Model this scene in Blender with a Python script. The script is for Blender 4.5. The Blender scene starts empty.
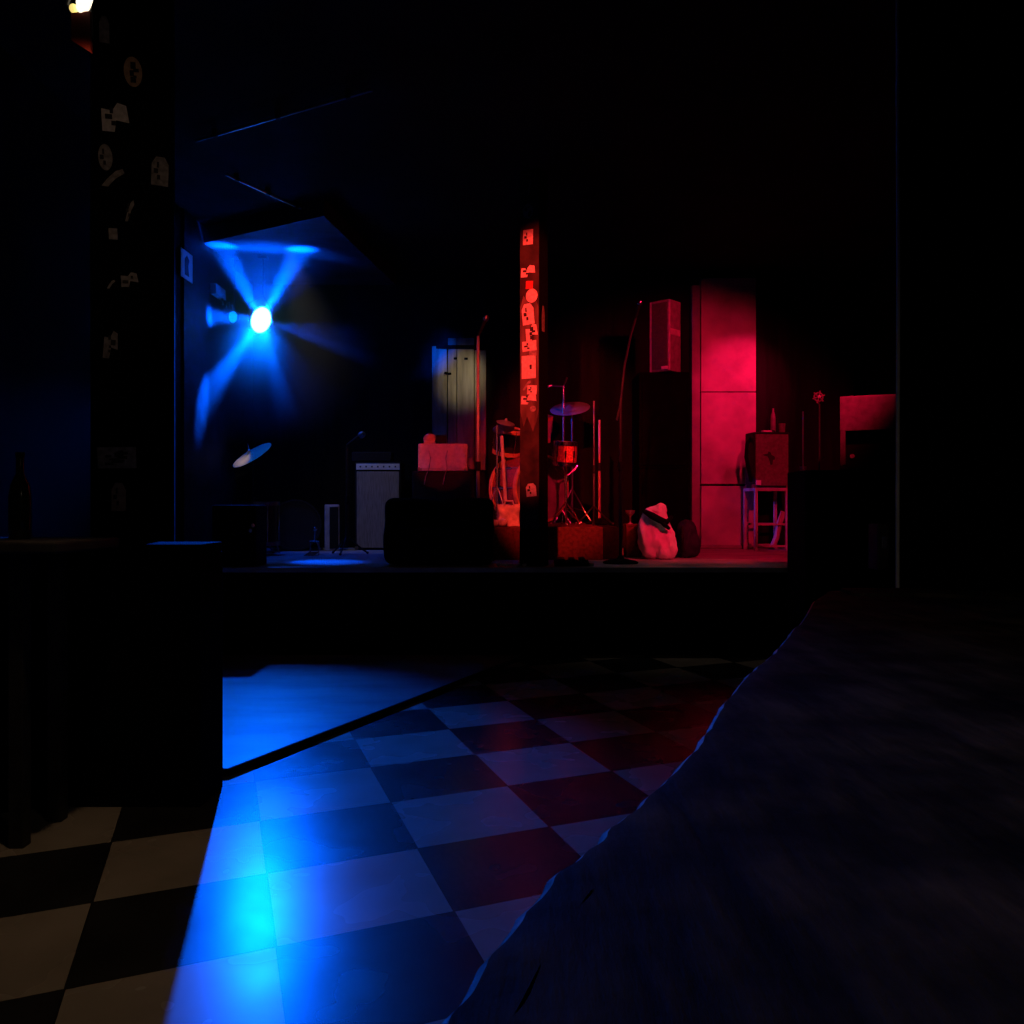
import bpy, bmesh, math, random
from mathutils import Vector, Matrix, noise
C = bpy.context.scene.collection
PI = math.pi
random.seed(4)
F = 854.0; H = 1.15; HOR = 505.0
STZ = 0.675          # stage deck height
RIZ = 0.96           # drum riser top

def P(px, py, Y):    # a point of the photograph at real distance Y
    return Vector(((px-512)/F*Y, Y, H-(py-HOR)/F*Y))
def X(px, Y): return (px-512)/F*Y
def Z(py, Y): return H-(py-HOR)/F*Y

# ------------------------------------------------------------------ materials
def mat(name, col, rough=.6, metal=0., spec=.5, var=.25, scale=8., bump=0., emit=None, estr=0., stretch=None, coat=0.):
    m = bpy.data.materials.new(name); m.use_nodes = True
    nt = m.node_tree; b = nt.nodes['Principled BSDF']
    b.inputs['Roughness'].default_value = rough
    b.inputs['Metallic'].default_value = metal
    b.inputs['Specular IOR Level'].default_value = spec
    if coat: b.inputs['Coat Weight'].default_value = coat
    tc = nt.nodes.new('ShaderNodeTexCoord')
    src = tc.outputs['Object']
    if stretch:
        mp = nt.nodes.new('ShaderNodeMapping'); mp.inputs['Scale'].default_value = stretch
        nt.links.new(src, mp.inputs['Vector']); src = mp.outputs['Vector']
    n = nt.nodes.new('ShaderNodeTexNoise'); n.inputs['Scale'].default_value = scale; n.inputs['Detail'].default_value = 5
    nt.links.new(src, n.inputs['Vector'])
    r = nt.nodes.new('ShaderNodeValToRGB')
    r.color_ramp.elements[0].position = .3; r.color_ramp.elements[1].position = .7
    r.color_ramp.elements[0].color = (*[c*(1-var) for c in col], 1)
    r.color_ramp.elements[1].color = (*[min(1, c*(1+var)) for c in col], 1)
    nt.links.new(n.outputs['Fac'], r.inputs['Fac'])
    nt.links.new(r.outputs['Color'], b.inputs['Base Color'])
    if bump:
        bp = nt.nodes.new('ShaderNodeBump'); bp.inputs['Strength'].default_value = bump; bp.inputs['Distance'].default_value = .02
        nt.links.new(n.outputs['Fac'], bp.inputs['Height']); nt.links.new(bp.outputs['Normal'], b.inputs['Normal'])
    if emit:
        b.inputs['Emission Color'].default_value = (*emit, 1); b.inputs['Emission Strength'].default_value = estr
    return m

M = {}
M['black_wall'] = mat('black_wall_paint', (.006,.006,.007), .8, spec=.12, scale=2.5, var=.6, bump=.15, stretch=(6,6,.6))
M['velvet'] = mat('black_velvet', (.003,.003,.003), 1, spec=.0)
M['ceil'] = mat('ceiling_black_paint', (.008,.008,.009), .9, spec=.05, scale=3, var=.5, bump=.1)
M['soffit'] = mat('soffit_grey_paint', (.035,.035,.038), .75, spec=.3, scale=2.2, var=.5, bump=.15, stretch=(1,3,1))
M['side_wall'] = mat('worn_side_wall', (.011,.011,.012), .7, spec=.15, scale=6, var=.7, bump=.2)
M['panel'] = mat('painted_panel', (.42,.40,.38), .55, spec=.25, scale=3, var=.3)
M['panel_frame'] = mat('panel_frame', (.25,.24,.23), .6, spec=.25, scale=5)
M['ply'] = mat('grey_plywood', (.34,.30,.22), .7, spec=.2, scale=5, var=.45, stretch=(3,1,.35))
M['stage_top'] = mat('worn_stage_deck', (.34,.33,.33), .55, spec=.35, scale=5, var=.45, stretch=(.6,3,1))
M['stage_front'] = mat('black_stage_skirt', (.004,.004,.004), .9, spec=.05)
M['riser_red'] = mat('red_brown_riser_carpet', (.13,.045,.04), .9, spec=.1, scale=30, var=.35)
M['riser_dark'] = mat('dark_riser_carpet', (.02,.012,.012), .95, spec=.05, scale=30)
M['black'] = mat('black_tolex', (.008,.008,.009), .7, spec=.25, scale=60, var=.4)
M['black_dead'] = mat('matt_black', (.004,.004,.004), .9, spec=.1)
M['grille'] = mat('dark_grille_cloth', (.02,.018,.018), .9, spec=.1, scale=90, var=.5)
M['tan_grille'] = mat('tan_grille_cloth', (.30,.25,.18), .9, spec=.1, scale=40, var=.35, stretch=(4,4,.25))
M['red_grille'] = mat('cream_amp_face', (.62,.58,.52), .7, spec=.2, scale=30, var=.15)
M['rust_grille'] = mat('brown_grille_cloth', (.16,.13,.13), .85, spec=.15, scale=30, var=.25)
M['cream'] = mat('cream_tolex', (.6,.56,.5), .6, spec=.3, scale=30, var=.15)
M['silver'] = mat('silver_panel', (.75,.75,.75), .3, metal=.9, var=.1)
M['spk'] = mat('grey_speaker_paint', (.20,.19,.19), .6, spec=.25, scale=20)
M['white'] = mat('white_enamel', (.75,.75,.72), .5, var=.1)
M['chrome'] = mat('chrome', (.75,.75,.78), .22, metal=1., var=.1)
M['dark_chrome'] = mat('dark_steel', (.25,.25,.27), .35, metal=1., var=.2)
M['brass'] = mat('bronze_cymbal', (.75,.60,.36), .4, metal=.35, var=.15, scale=3)
M['blue_cym'] = mat('steel_cymbal', (.25,.30,.36), .5, metal=.5, var=.15, scale=3)
M['drum_red'] = mat('red_sparkle_wrap', (.8,.16,.10), .25, spec=.7, scale=70, var=.6, coat=.5)
M['drum_maroon'] = mat('maroon_drum_wrap', (.22,.05,.04), .3, spec=.5, scale=60, var=.5)
M['drum_dark'] = mat('dark_drum_wrap', (.012,.012,.014), .35, spec=.5)
M['hoop'] = mat('maple_hoop', (.55,.30,.16), .4, spec=.5, scale=15)
M['head'] = mat('drum_head', (.22,.17,.17), .5, spec=.3, scale=6, var=.4)
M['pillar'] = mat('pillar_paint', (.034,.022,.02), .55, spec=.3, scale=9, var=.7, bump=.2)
M['pillar_lit'] = mat('pillar_lit_tone', (.13,.09,.08), .6, spec=.25, scale=12, var=.6, stretch=(1,1,.3))  # tone of the red light painted on the post
M['sticker_light'] = mat('pale_sticker', (.70,.66,.62), .45, var=.25, scale=40)
M['sticker_mid'] = mat('grey_sticker', (.28,.26,.25), .5, var=.5, scale=40)
M['sticker_red'] = mat('red_sticker', (.55,.05,.04), .5, var=.3, scale=40)
M['sticker_ink'] = mat('sticker_ink', (.015,.013,.013), .6)
M['sticker_orange'] = mat('tan_sticker', (.50,.33,.20), .5, var=.3, scale=30)
M['rubber'] = mat('black_rubber', (.006,.006,.006), .8, spec=.15)
M['bag_white'] = mat('white_cotton', (.85,.83,.80), .85, spec=.1, scale=10, var=.1, bump=.2)
M['bag_navy'] = mat('navy_nylon', (.02,.025,.05), .7, spec=.2)
M['hw_bag'] = mat('pale_canvas', (.62,.55,.5), .8, spec=.15, scale=12, var=.45, bump=.3)
M['pinkwood'] = mat('grey_painted_steel', (.42,.40,.40), .45, spec=.4)
M['lamp_body'] = mat('black_lamp_housing', (.02,.02,.022), .4, spec=.4)
M['lamp_lens'] = mat('lit_blue_lens', (.5,.7,1), .3, emit=(.2,.7,1.0), estr=7)
M['led_small'] = mat('lit_small_lens', (.1,.4,.8), .3, emit=(.0,.30,.75), estr=1.3)
M['bulb'] = mat('lit_warm_globe', (1,.9,.7), .4, emit=(1,.86,.62), estr=1.6)
M['bulb_small'] = mat('lit_yellow_bulb', (1,.8,.3), .4, emit=(1,.75,.22), estr=1.0)
M['red_plate'] = mat('red_painted_plate', (.35,.035,.02), .55, scale=10)
M['paper'] = mat('white_paper', (.75,.75,.75), .7, var=.1)
M['half_wall'] = mat('black_half_wall', (.003,.003,.0035), .85, spec=.03)
M['left_table'] = mat('black_table_paint', (.03,.028,.026), .55, spec=.25, scale=12, var=.5)

def floor_mat():
    m = bpy.data.materials.new('checkerboard_tiles'); m.use_nodes = True
    nt = m.node_tree; N = nt.nodes; L = nt.links
    b = N['Principled BSDF']
    tc = N.new('ShaderNodeTexCoord')
    def dot(v, off, sc):
        d = N.new('ShaderNodeVectorMath'); d.operation = 'DOT_PRODUCT'; d.inputs[1].default_value = v
        L.new(tc.outputs['Object'], d.inputs[0])
        a = N.new('ShaderNodeMath'); a.operation = 'MULTIPLY_ADD'; a.inputs[1].default_value = 1/sc; a.inputs[2].default_value = -off/sc+100
        L.new(d.outputs['Value'], a.inputs[0]); return a.outputs[0]
    U = dot((-.3982,.9206,0), 2.29, .468); V = dot((.9459,.3244,0), -.347, .488)
    cb = N.new('ShaderNodeCombineXYZ'); L.new(U, cb.inputs[0]); L.new(V, cb.inputs[1]); cb.inputs[2].default_value = .5
    ck = N.new('ShaderNodeTexChecker'); ck.inputs['Scale'].default_value = 1
    L.new(cb.outputs[0], ck.inputs['Vector'])
    n = N.new('ShaderNodeTexNoise'); n.inputs['Scale'].default_value = 3.5; n.inputs['Detail'].default_value = 3; n.inputs['Roughness'].default_value = .5
    L.new(tc.outputs['Object'], n.inputs['Vector'])
    rw = N.new('ShaderNodeValToRGB'); e = rw.color_ramp.elements
    e[0].position = .3; e[0].color = (.27,.24,.19,1); e[1].position = .7; e[1].color = (.36,.32,.26,1)
    rb = N.new('ShaderNodeValToRGB'); e = rb.color_ramp.elements
    e[0].position = .3; e[0].color = (.012,.012,.012,1); e[1].position = .75; e[1].color = (.03,.03,.03,1)
    L.new(n.outputs['Fac'], rw.inputs[0]); L.new(n.outputs['Fac'], rb.inputs[0])
    mx = N.new('ShaderNodeMixRGB'); L.new(ck.outputs['Fac'], mx.inputs[0])
    L.new(rw.outputs[0], mx.inputs[2]); L.new(rb.outputs[0], mx.inputs[1])
    def seam(s):
        f = N.new('ShaderNodeMath'); f.operation = 'FRACT'; L.new(s, f.inputs[0])
        q = N.new('ShaderNodeMath'); q.operation = 'SUBTRACT'; L.new(f.outputs[0], q.inputs[0]); q.inputs[1].default_value = .5
        a = N.new('ShaderNodeMath'); a.operation = 'ABSOLUTE'; L.new(q.outputs[0], a.inputs[0])
        g = N.new('ShaderNodeMath'); g.operation = 'GREATER_THAN'; L.new(a.outputs[0], g.inputs[0]); g.inputs[1].default_value = .4945
        return g.outputs[0]
    sm = N.new('ShaderNodeMath'); sm.operation = 'MAXIMUM'; L.new(seam(U), sm.inputs[0]); L.new(seam(V), sm.inputs[1])
    dk = N.new('ShaderNodeMixRGB'); dk.blend_type = 'MIX'; dk.inputs[2].default_value = (.01,.01,.01,1)
    L.new(sm.outputs[0], dk.inputs[0]); L.new(mx.outputs[0], dk.inputs[1])
    L.new(dk.outputs[0], b.inputs['Base Color'])
    n2 = N.new('ShaderNodeTexNoise'); n2.inputs['Scale'].default_value = 4; n2.inputs['Detail'].default_value = 2
    L.new(tc.outputs['Object'], n2.inputs['Vector'])
    mr = N.new('ShaderNodeMapRange'); mr.inputs['From Min'].default_value = .3; mr.inputs['From Max'].default_value = .7
    mr.inputs['To Min'].default_value = .24; mr.inputs['To Max'].default_value = .29
    L.new(n2.outputs['Fac'], mr.inputs['Value']); L.new(mr.outputs[0], b.inputs['Roughness'])
    b.inputs['Specular IOR Level'].default_value = .47
    sub = N.new('ShaderNodeMath'); sub.operation = 'MULTIPLY_ADD'; sub.inputs[1].default_value = -.6
    L.new(sm.outputs[0], sub.inputs[0]); sub.inputs[2].default_value = .5
    bp = N.new('ShaderNodeBump'); bp.inputs['Strength'].default_value = .06; bp.inputs['Distance'].default_value = .01
    L.new(sub.outputs[0], bp.inputs['Height']); L.new(bp.outputs[0], b.inputs['Normal'])
    return m
M['floor'] = floor_mat()

def platform_mat():
    m = mat('worn_grey_platform', (.22,.21,.20), .33, spec=.7, scale=1.6, var=.45, bump=.04, stretch=(1,3.0,1))
    return m
M['platform'] = platform_mat()

def wood_mat():
    m = bpy.data.materials.new('weathered_dark_wood'); m.use_nodes = True
    nt = m.node_tree; N = nt.nodes; L = nt.links; b = N['Principled BSDF']
    tc = N.new('ShaderNodeTexCoord')
    mp = N.new('ShaderNodeMapping'); mp.inputs['Rotation'].default_value = (0,0,math.radians(24.6)); mp.inputs['Scale'].default_value = (7,1.3,3)
    L.new(tc.outputs['Object'], mp.inputs['Vector'])
    n = N.new('ShaderNodeTexNoise'); n.inputs['Scale'].default_value = 2.2; n.inputs['Detail'].default_value = 8; n.inputs['Roughness'].default_value = .68
    L.new(mp.outputs[0], n.inputs['Vector'])
    n2 = N.new('ShaderNodeTexNoise'); n2.inputs['Scale'].default_value = 5; n2.inputs['Detail'].default_value = 6
    L.new(tc.outputs['Object'], n2.inputs['Vector'])
    r = N.new('ShaderNodeValToRGB'); e = r.color_ramp.elements
    e[0].position = .35; e[0].color = (.02,.016,.014,1); e[1].position = .68; e[1].color = (.11,.085,.068,1)
    L.new(n.outputs['Fac'], r.inputs[0])
    r2 = N.new('ShaderNodeValToRGB'); e = r2.color_ramp.elements
    e[0].position = .38; e[0].color = (.25,.25,.25,1); e[1].position = .6; e[1].color = (1,1,1,1)
    L.new(n2.outputs['Fac'], r2.inputs[0])
    mx = N.new('ShaderNodeMixRGB'); mx.blend_type = 'MULTIPLY'; mx.inputs[0].default_value = 1
    L.new(r.outputs[0], mx.inputs[1]); L.new(r2.outputs[0], mx.inputs[2]); L.new(mx.outputs[0], b.inputs['Base Color'])
    b.inputs['Roughness'].default_value = .75; b.inputs['Specular IOR Level'].default_value = .08
    ad = N.new('ShaderNodeMath'); ad.operation = 'ADD'; L.new(n.outputs['Fac'], ad.inputs[0]); L.new(n2.outputs['Fac'], ad.inputs[1])
    bp = N.new('ShaderNodeBump'); bp.inputs['Strength'].default_value = .5; bp.inputs['Distance'].default_value = .02
    L.new(ad.outputs[0], bp.inputs['Height']); L.new(bp.outputs[0], b.inputs['Normal'])
    return m
M['wood'] = wood_mat()

# ------------------------------------------------------------------ mesh helpers
def B(): return bmesh.new()
def merge(bm, t, mtx=None):
    if mtx is not None: bmesh.ops.transform(t, matrix=mtx, verts=t.verts)
    me = bpy.data.meshes.new('t'); t.to_mesh(me); t.free(); bm.from_mesh(me); bpy.data.meshes.remove(me)
    return bm
def R(ax, deg): return Matrix.Rotation(math.radians(deg), 4, ax)
def T(v): return Matrix.Translation(Vector(v))
def box(bm, c, s, rot=None, bev=0.):
    t = B(); bmesh.ops.create_cube(t, size=1); bmesh.ops.scale(t, vec=s, verts=t.verts)
    if bev: bmesh.ops.bevel(t, geom=list(t.edges), offset=bev, segments=2, affect='EDGES', profile=.6)
    return merge(bm, t, T(c) @ (rot if rot is not None else Matrix()))
def frame_from(d):
    d = d.normalized(); up = Vector((0,0,1)) if abs(d.z) < .95 else Vector((1,0,0))
    x = d.cross(up).normalized(); return x, x.cross(d).normalized()
def tube(bm, pts, r, seg=10):
    pts = [Vector(p) for p in pts]; n = len(pts)
    rs = r if isinstance(r, (list, tuple)) else [r]*n
    rings = []; x = None
    for i, p in enumerate(pts):
        d = (pts[min(i+1, n-1)]-pts[max(i-1, 0)]).normalized()
        if x is None: x, y = frame_from(d)
        else:
            x = (x-d*x.dot(d)).normalized(); y = x.cross(d).normalized()
        rings.append([bm.verts.new(p+(x*math.cos(2*PI*k/seg)+y*math.sin(2*PI*k/seg))*rs[i]) for k in range(seg)])
    for i in range(n-1):
        for k in range(seg):
            bm.faces.new((rings[i][k], rings[i][(k+1)%seg], rings[i+1][(k+1)%seg], rings[i+1][k]))
    bm.faces.new(rings[0][::-1]); bm.faces.new(rings[-1])
    return bm
def lathe(bm, prof, mtx=None, seg=32):
    t = B(); rings = []
    for r, z in prof:
        if r < 1e-6: rings.append([t.verts.new((0,0,z))])
        else: rings.append([t.verts.new((r*math.cos(2*PI*k/seg), r*math.sin(2*PI*k/seg), z)) for k in range(seg)])
    for a, b in zip(rings, rings[1:]):
        for k in range(seg):
            j = (k+1)%seg
            if len(a) == 1 and len(b) == 1: continue
            if len(a) == 1: t.faces.new((a[0], b[k], b[j]))
            elif len(b) == 1: t.faces.new((a[k], a[j], b[0]))
            else: t.faces.new((a[k], a[j], b[j], b[k]))
    return merge(bm, t, mtx)
def ell(bm, c, rad, mtx=None, sub=3):
    t = B(); bmesh.ops.create_icosphere(t, subdivisions=sub, radius=1)
    bmesh.ops.scale(t, vec=rad if hasattr(rad, '__len__') else (rad,)*3, verts=t.verts)
    return merge(bm, t, T(c) @ (mtx if mtx is not None else Matrix()))
def prism(bm, poly, z0, z1, mtx=None, bev=0.):
    t = B()
    f = t.faces.new([t.verts.new((x, y, z0)) for x, y in poly])
    r = bmesh.ops.extrude_face_region(t, geom=[f])
    bmesh.ops.translate(t, vec=(0,0,z1-z0), verts=[v for v in r['geom'] if isinstance(v, bmesh.types.BMVert)])
    bmesh.ops.recalc_face_normals(t, faces=t.faces)
    if bev: bmesh.ops.bevel(t, geom=[e for e in t.edges], offset=bev, segments=2, affect='EDGES')
    return merge(bm, t, mtx)
def align(d):   # matrix taking +Z to d
    return Vector((0,0,1)).rotation_difference(Vector(d).normalized()).to_matrix().to_4x4()

def obj(name, bm, m, parent=None, smooth=False, label=None):
    bmesh.ops.recalc_face_normals(bm, faces=bm.faces)
    me = bpy.data.meshes.new(name); bm.to_mesh(me); bm.free()
    me.materials.append(M[m] if isinstance(m, str) else m)
    if smooth:
        for p in me.polygons: p.use_smooth = True
        try: me.set_sharp_from_angle(angle=math.radians(40))
        except Exception: pass
    o = bpy.data.objects.new(name, me); C.objects.link(o)
    if parent is not None: o.parent = parent
    if label: o['label'] = label
    return o
def tag(o, label, cat, group=None, kind=None):
    o['label'] = label; o['category'] = cat
    if group: o['group'] = group
    if kind: o['kind'] = kind
    return o
def thing(name, label, cat, loc=(0,0,0), rotz=0., group=None):
    o = bpy.data.objects.new(name, None); o.empty_display_size = .1; C.objects.link(o)
    o.location = loc; o.rotation_euler = (0,0,math.radians(rotz))
    return tag(o, label, cat, group)
def struct(name, bm, m, smooth=False):
    o = obj(name, bm, m, None, smooth); o['kind'] = 'structure'; return o

# ------------------------------------------------------------------ the room
CEIL = 3.75; SOF = 3.6; BACK = 9.5
b = B(); box(b, (.5,4.2,-.05), (8.2,11.4,.1)); struct('floor', b, 'floor')
b = B(); box(b, (.5,4.2,CEIL+.05), (8.2,11.4,.1)); struct('ceiling', b, 'ceil')
b = B(); box(b, (.5,BACK+.05,CEIL/2), (8.2,.1,CEIL)); struct('wall_back', b, 'black_wall')
b = B(); box(b, (-2.95,5.6,CEIL/2), (.1,3.8,CEIL)); struct('wall_left', b, 'half_wall')
b = B(); box(b, (-2.93,8.5,CEIL/2), (.1,2.0,CEIL)); struct('wall_stage_left', b, 'side_wall')
b = B(); box(b, (3.85,6.6,CEIL/2), (.1,5.8,CEIL)); struct('wall_right', b, 'velvet')
# low soffit over the stage corner, set on the diagonal of the room
a0 = Vector((X(203,7.99),7.99)); a1 = Vector((X(297,7.39),7.39)); dv = (a1-a0).normalized()
a1 = a0+dv*1.5
b = B(); prism(b, [(a0.x-.0,a0.y),(a1.x,a1.y),(a1.x+.3,BACK),(-2.9,BACK)], SOF, CEIL); struct('trim_1', b, 'soffit')
# wall at the right beyond the counter, with a white bead added so its corner looks lit
yr = 3.62; xr = X(898,yr)
b = B(); box(b, T((xr,yr,0)) @ R('Z',-26) @ Vector((.75,.35,CEIL/2)), (1.5,.7,CEIL), R('Z',-26)); struct('wall_partition', b, 'half_wall')
b = B(); tube(b, [(xr-.002,yr,.0),(xr-.002,yr,1.2),(xr+.001,yr,2.1),(xr-.003,yr,CEIL)], .008, 12); struct('trim_2', b, 'white', True)
# pale panels at the right of the back wall (one tall strip and three stacked boards)
def board(x0, x1, y0, y1, Y, th, m, n, bev=.006):
    p = P(x0, y0, Y); q = P(x1, y1, Y); b = B()
    box(b, ((p.x+q.x)/2, Y+th/2, (p.z+q.z)/2), (q.x-p.x, th, p.z-q.z), bev=bev); struct(n, b, m)
YP = 9.42
board(701,756,278,391.5,YP,.08,'panel','trim_3')
board(701,756,392.5,484,YP-.02,.09,'panel','trim_4')
board(701,756,486,546,YP-.05,.12,'panel','trim_5')
board(692,700,285,546,YP-.02,.1,'panel_frame','trim_6')
board(690,757,545,548.3,YP-.1,.06,'panel_frame','baseboard_back')
# plywood boards on the back wall behind the small amplifier
board(432,447,346,470,9.44,.06,'ply','trim_7')
board(448,456.5,338,470,9.43,.07,'ply','trim_8')
board(457.2,474,338,470,9.43,.07,'ply','trim_9')
board(474.6,486,350,470,9.45,.05,'ply','trim_10')
board(436,478,345,348.5,9.41,.02,'black_wall','trim_11',.002)
b = B()
for (px, py) in ((455.5,358.5),(449.5,373.7),(466,358.7),(446,373)):
    p = P(px, py, 9.425); box(b, p, (.04,.012,.025), bev=.004)
struct('trim_12', b, 'black_dead')

# ------------------------------------------------------------------ stage, riser, platform
st = thing('stage', 'low black fronted stage with worn grey deck across the back of the room', 'stage', (0,6.5,0))
b = B(); box(b, (.47,1.49,STZ-.02), (6.6,2.97,.04), bev=.006); obj('deck', b, 'stage_top', st)
b = B(); box(b, (.47,1.5,(STZ-.04)/2), (6.6,2.9,STZ-.04)); obj('skirt', b, 'stage_front', st)
rs = thing('drum_riser', 'dark red carpeted drum riser standing on the stage behind the post', 'riser', (0,7.4,STZ))
x0 = X(490,7.4); x1 = X(603,7.4); x2 = X(621,7.4); h = RIZ-STZ
b = B(); box(b, ((x0+x1)/2,.9,h/2), (x1-x0,1.8,h), bev=.008); obj('carpeted_box', b, 'riser_red', rs)
b = B(); box(b, ((x1+x2)/2,.92,h/2-.002), (x2-x1,1.8,h-.004), bev=.008); obj('end_section', b, 'riser_dark', rs, label='black end section of the riser')
A = Vector((-1.21,3.62)); dr = Vector((.471,1.0)).normalized(); Bp = A+dr*3.05; pl = Vector((-dr.y, dr.x))
pf = thing('floor_platform', 'thin worn grey platform on the tiles with a straight black edge', 'platform', (0,0,0))
poly = [tuple(A), tuple(Bp), (-2.85,Bp.y), (-2.85,4.45)]
b = B(); prism(b, poly, 0.001, .030); obj('top_board', b, 'platform', pf)
b = B()
nrm = Vector((dr.y, -dr.x))
mid = (A+Bp)/2+nrm*.006
box(b, (mid.x,mid.y,.0165), ((Bp-A).length,.014,.033), R('Z', math.degrees(math.atan2(dr.y, dr.x))), .003)
e2 = Vector((-2.85,4.45)); md = (A+e2)/2; dd = e2-A
box(b, (md.x,md.y-.004,.0165), (dd.length,.014,.033), R('Z', math.degrees(math.atan2(dd.y, dd.x))), .003)
obj('edge_strip', b, 'rubber', pf)

# ------------------------------------------------------------------ posts with stickers
def sticker_bm(w, h, kind, th=.0016):
    b = B()
    if kind == 'oval':
        prism(b, [(w/2*math.cos(2*PI*k/24), h/2*math.sin(2*PI*k/24)) for k in range(24)], 0, th)
    elif kind == 'tag':
        prism(b, [(-w/2,-h/2),(w/2,-h/2),(w/2,h*.25),(w*.25,h/2),(-w*.25,h/2),(-w/2,h*.25)], 0, th)
    elif kind == 'torn':
        prism(b, [(-w/2,-h/2),(-w*.05,-h*.5),(w*.02,-h*.1),(w*.5,-h*.16),(w*.42,h*.42),(w*.1,h*.5),(-w*.1,h*.22),(-w/2,h*.26)], 0, th)
    elif kind == 'streak':
        prism(b, [(-w/2,-h/2),(-w*.2,-h*.5),(w*.1,-h*.05),(w*.5,h*.3),(w*.4,h*.5),(w*.1,h*.34),(-w*.25,-h*.1)], 0, th)
    else:
        prism(b, [(-w/2,-h/2),(w/2,-h/2),(w/2,h/2),(-w/2,h/2)], 0, th)
    return b
def ink_bm(w, h, n, th=.0024):      # printed marks on a sticker
    b = B(); rnd = random.Random(n)
    for i in range(n):
        bw = w*rnd.uniform(.12,.35); bh = h*rnd.uniform(.08,.22)
        box(b, (rnd.uniform(-.28,.28)*w, -h*.32+h*.64*(i+.5)/n, th), (bw,bh,.001))
    return b
FACE_FRONT = R('X', 90)
PW = .168; YPil = 6.62
pp = thing('post', 'tall sticker covered square post at the front edge of the stage', 'post', (X(529.5,YPil),YPil,STZ), -26)
hp = SOF+.15-STZ
b = B(); box(b, (0,PW/2,hp/2), (PW,PW,hp), bev=.006); obj('shaft', b, 'black_dead', pp)  # near black, so the side face reads as unlit
b = B(); box(b, (0,PW/2,.135), (PW*1.03,PW*1.03,.27), bev=.006); obj('base_sleeve', b, 'black_dead', pp, label='matt black sleeve round the foot of the post')
b = B()
z0 = Z(424,YPil)-STZ; z1 = Z(300,YPil)-STZ
prism(b, [(-.08,.29),(.08,.29),(.08,hp-.02),(-.08,hp-.02)], 0, .0010, FACE_FRONT); obj('lit_face', b, 'pillar', pp, label='dull red brown front face painted paler than the shaft to look lit')
b = B()
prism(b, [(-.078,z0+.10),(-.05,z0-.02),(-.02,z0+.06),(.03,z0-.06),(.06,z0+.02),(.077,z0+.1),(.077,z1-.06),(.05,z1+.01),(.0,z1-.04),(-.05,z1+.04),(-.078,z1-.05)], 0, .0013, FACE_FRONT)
obj('lit_patch', b, 'pillar_lit', pp)  # paler patch painted where the red light strikes the post
# one side's pixel rows of stickers: centre row, height px, local x, width, kind, material, ink
stk = [(187,16,.0,.03,'streak','sticker_mid',0),(211,15,-.012,.085,'oval','sticker_mid',5),(237,15,-.012,.085,'rect','sticker_light',3),
       (271,12,-.01,.12,'torn','sticker_light',3),(285,8,.0,.06,'rect','sticker_red',0),(296,14,.02,.10,'oval','sticker_light',0),(314,21,-.012,.10,'tag','sticker_light',3),
       (333,18,.02,.10,'torn','sticker_light',6),(346,10,.0,.12,'rect','sticker_light',3),(353,6,.03,.06,'rect','sticker_mid',0),(367,23,-.006,.12,'rect','sticker_light',1),
       (385,10,-.022,.07,'streak','sticker_mid',0),(390,9,.022,.08,'rect','sticker_light',3),(399,11,-.004,.13,'torn','sticker_light',3),(409,6,.03,.05,'oval','sticker_mid',0),(490,13,.015,.085,'tag','sticker_light',3)]
for py, hpx, lx, w, k, m, ink in stk:
    hh = hpx/F*YPil
    s = obj('sticker', sticker_bm(w,hh,k), m, pp); s.matrix_local = T((lx,-.0015,Z(py,YPil)-STZ)) @ FACE_FRONT @ R('Z', random.uniform(-6,6))
    if ink: obj('print', ink_bm(w,hh,ink), 'sticker_ink', s)
s = obj('sticker', sticker_bm(.05,.20,'tag'), 'sticker_mid', pp); s.matrix_local = T((PW/2+.001,.07,Z(318,YPil)-STZ)) @ R('Z',90) @ FACE_FRONT

YC = 3.75
cp = thing('post', 'wide dark square post with scattered stickers at the left of the room', 'post', (X(133,YC),YC,0))
cw = X(172,YC)-X(95,YC)
b = B(); box(b, (0,.18,CEIL/2), (cw,.36,CEIL), bev=.01); obj('shaft', b, 'half_wall', cp)
cp.rotation_euler = (0,0,math.radians(21))
cst = [(133,72,17,30,'oval','sticker_orange',6),(117,120,25,29,'torn','sticker_light',3),(108,161,13,26,'oval','sticker_mid',3),(115,180,20,20,'streak','sticker_mid',0),
       (158,168,16,29,'tag','sticker_mid',3),(130,211,9,22,'streak','sticker_mid',3),(115,236,8,11,'rect','sticker_mid',0),(130,280,16,15,'torn','sticker_mid',2),
       (113,286,8,9,'streak','sticker_mid',0),(113,346,13,28,'torn','sticker_mid',4),(107,35,9,26,'tag','sticker_mid',0),
       (118.5,458,35,21,'rect','sticker_mid',9),(120,497,13,28,'tag','sticker_orange',3)]
for px, py, w, hh, k, m, ink in cst:
    w = w/F*YC; hh = hh/F*YC
    s = obj('sticker', sticker_bm(w,hh,k), m, cp); s.matrix_local = T((X(px,YC)-X(133,YC),-.0008,Z(py,YC))) @ FACE_FRONT @ R('Z', random.uniform(-5,5))
    if ink: obj('print', ink_bm(w,hh,ink), 'sticker_ink', s)
# notice on the stage side wall
b = B(); box(b, (-2.877,7.55,Z(264,7.5)), (.006,.27,.25), bev=.002)
nt_ = tag(obj('wall_notice', b, 'paper'), 'small pale notice with dark figure on the left wall lit blue', 'notice')
b = B(); prism(b, [(-.05,-.09),(.05,-.09),(.03,.0),(.055,.06),(.0,.09),(-.05,.05)], 0, .001)
s = obj('print', b, 'sticker_ink', nt_); s.matrix_local = T((-2.8738,7.55,Z(264,7.5))) @ R('Z',90) @ FACE_FRONT

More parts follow.
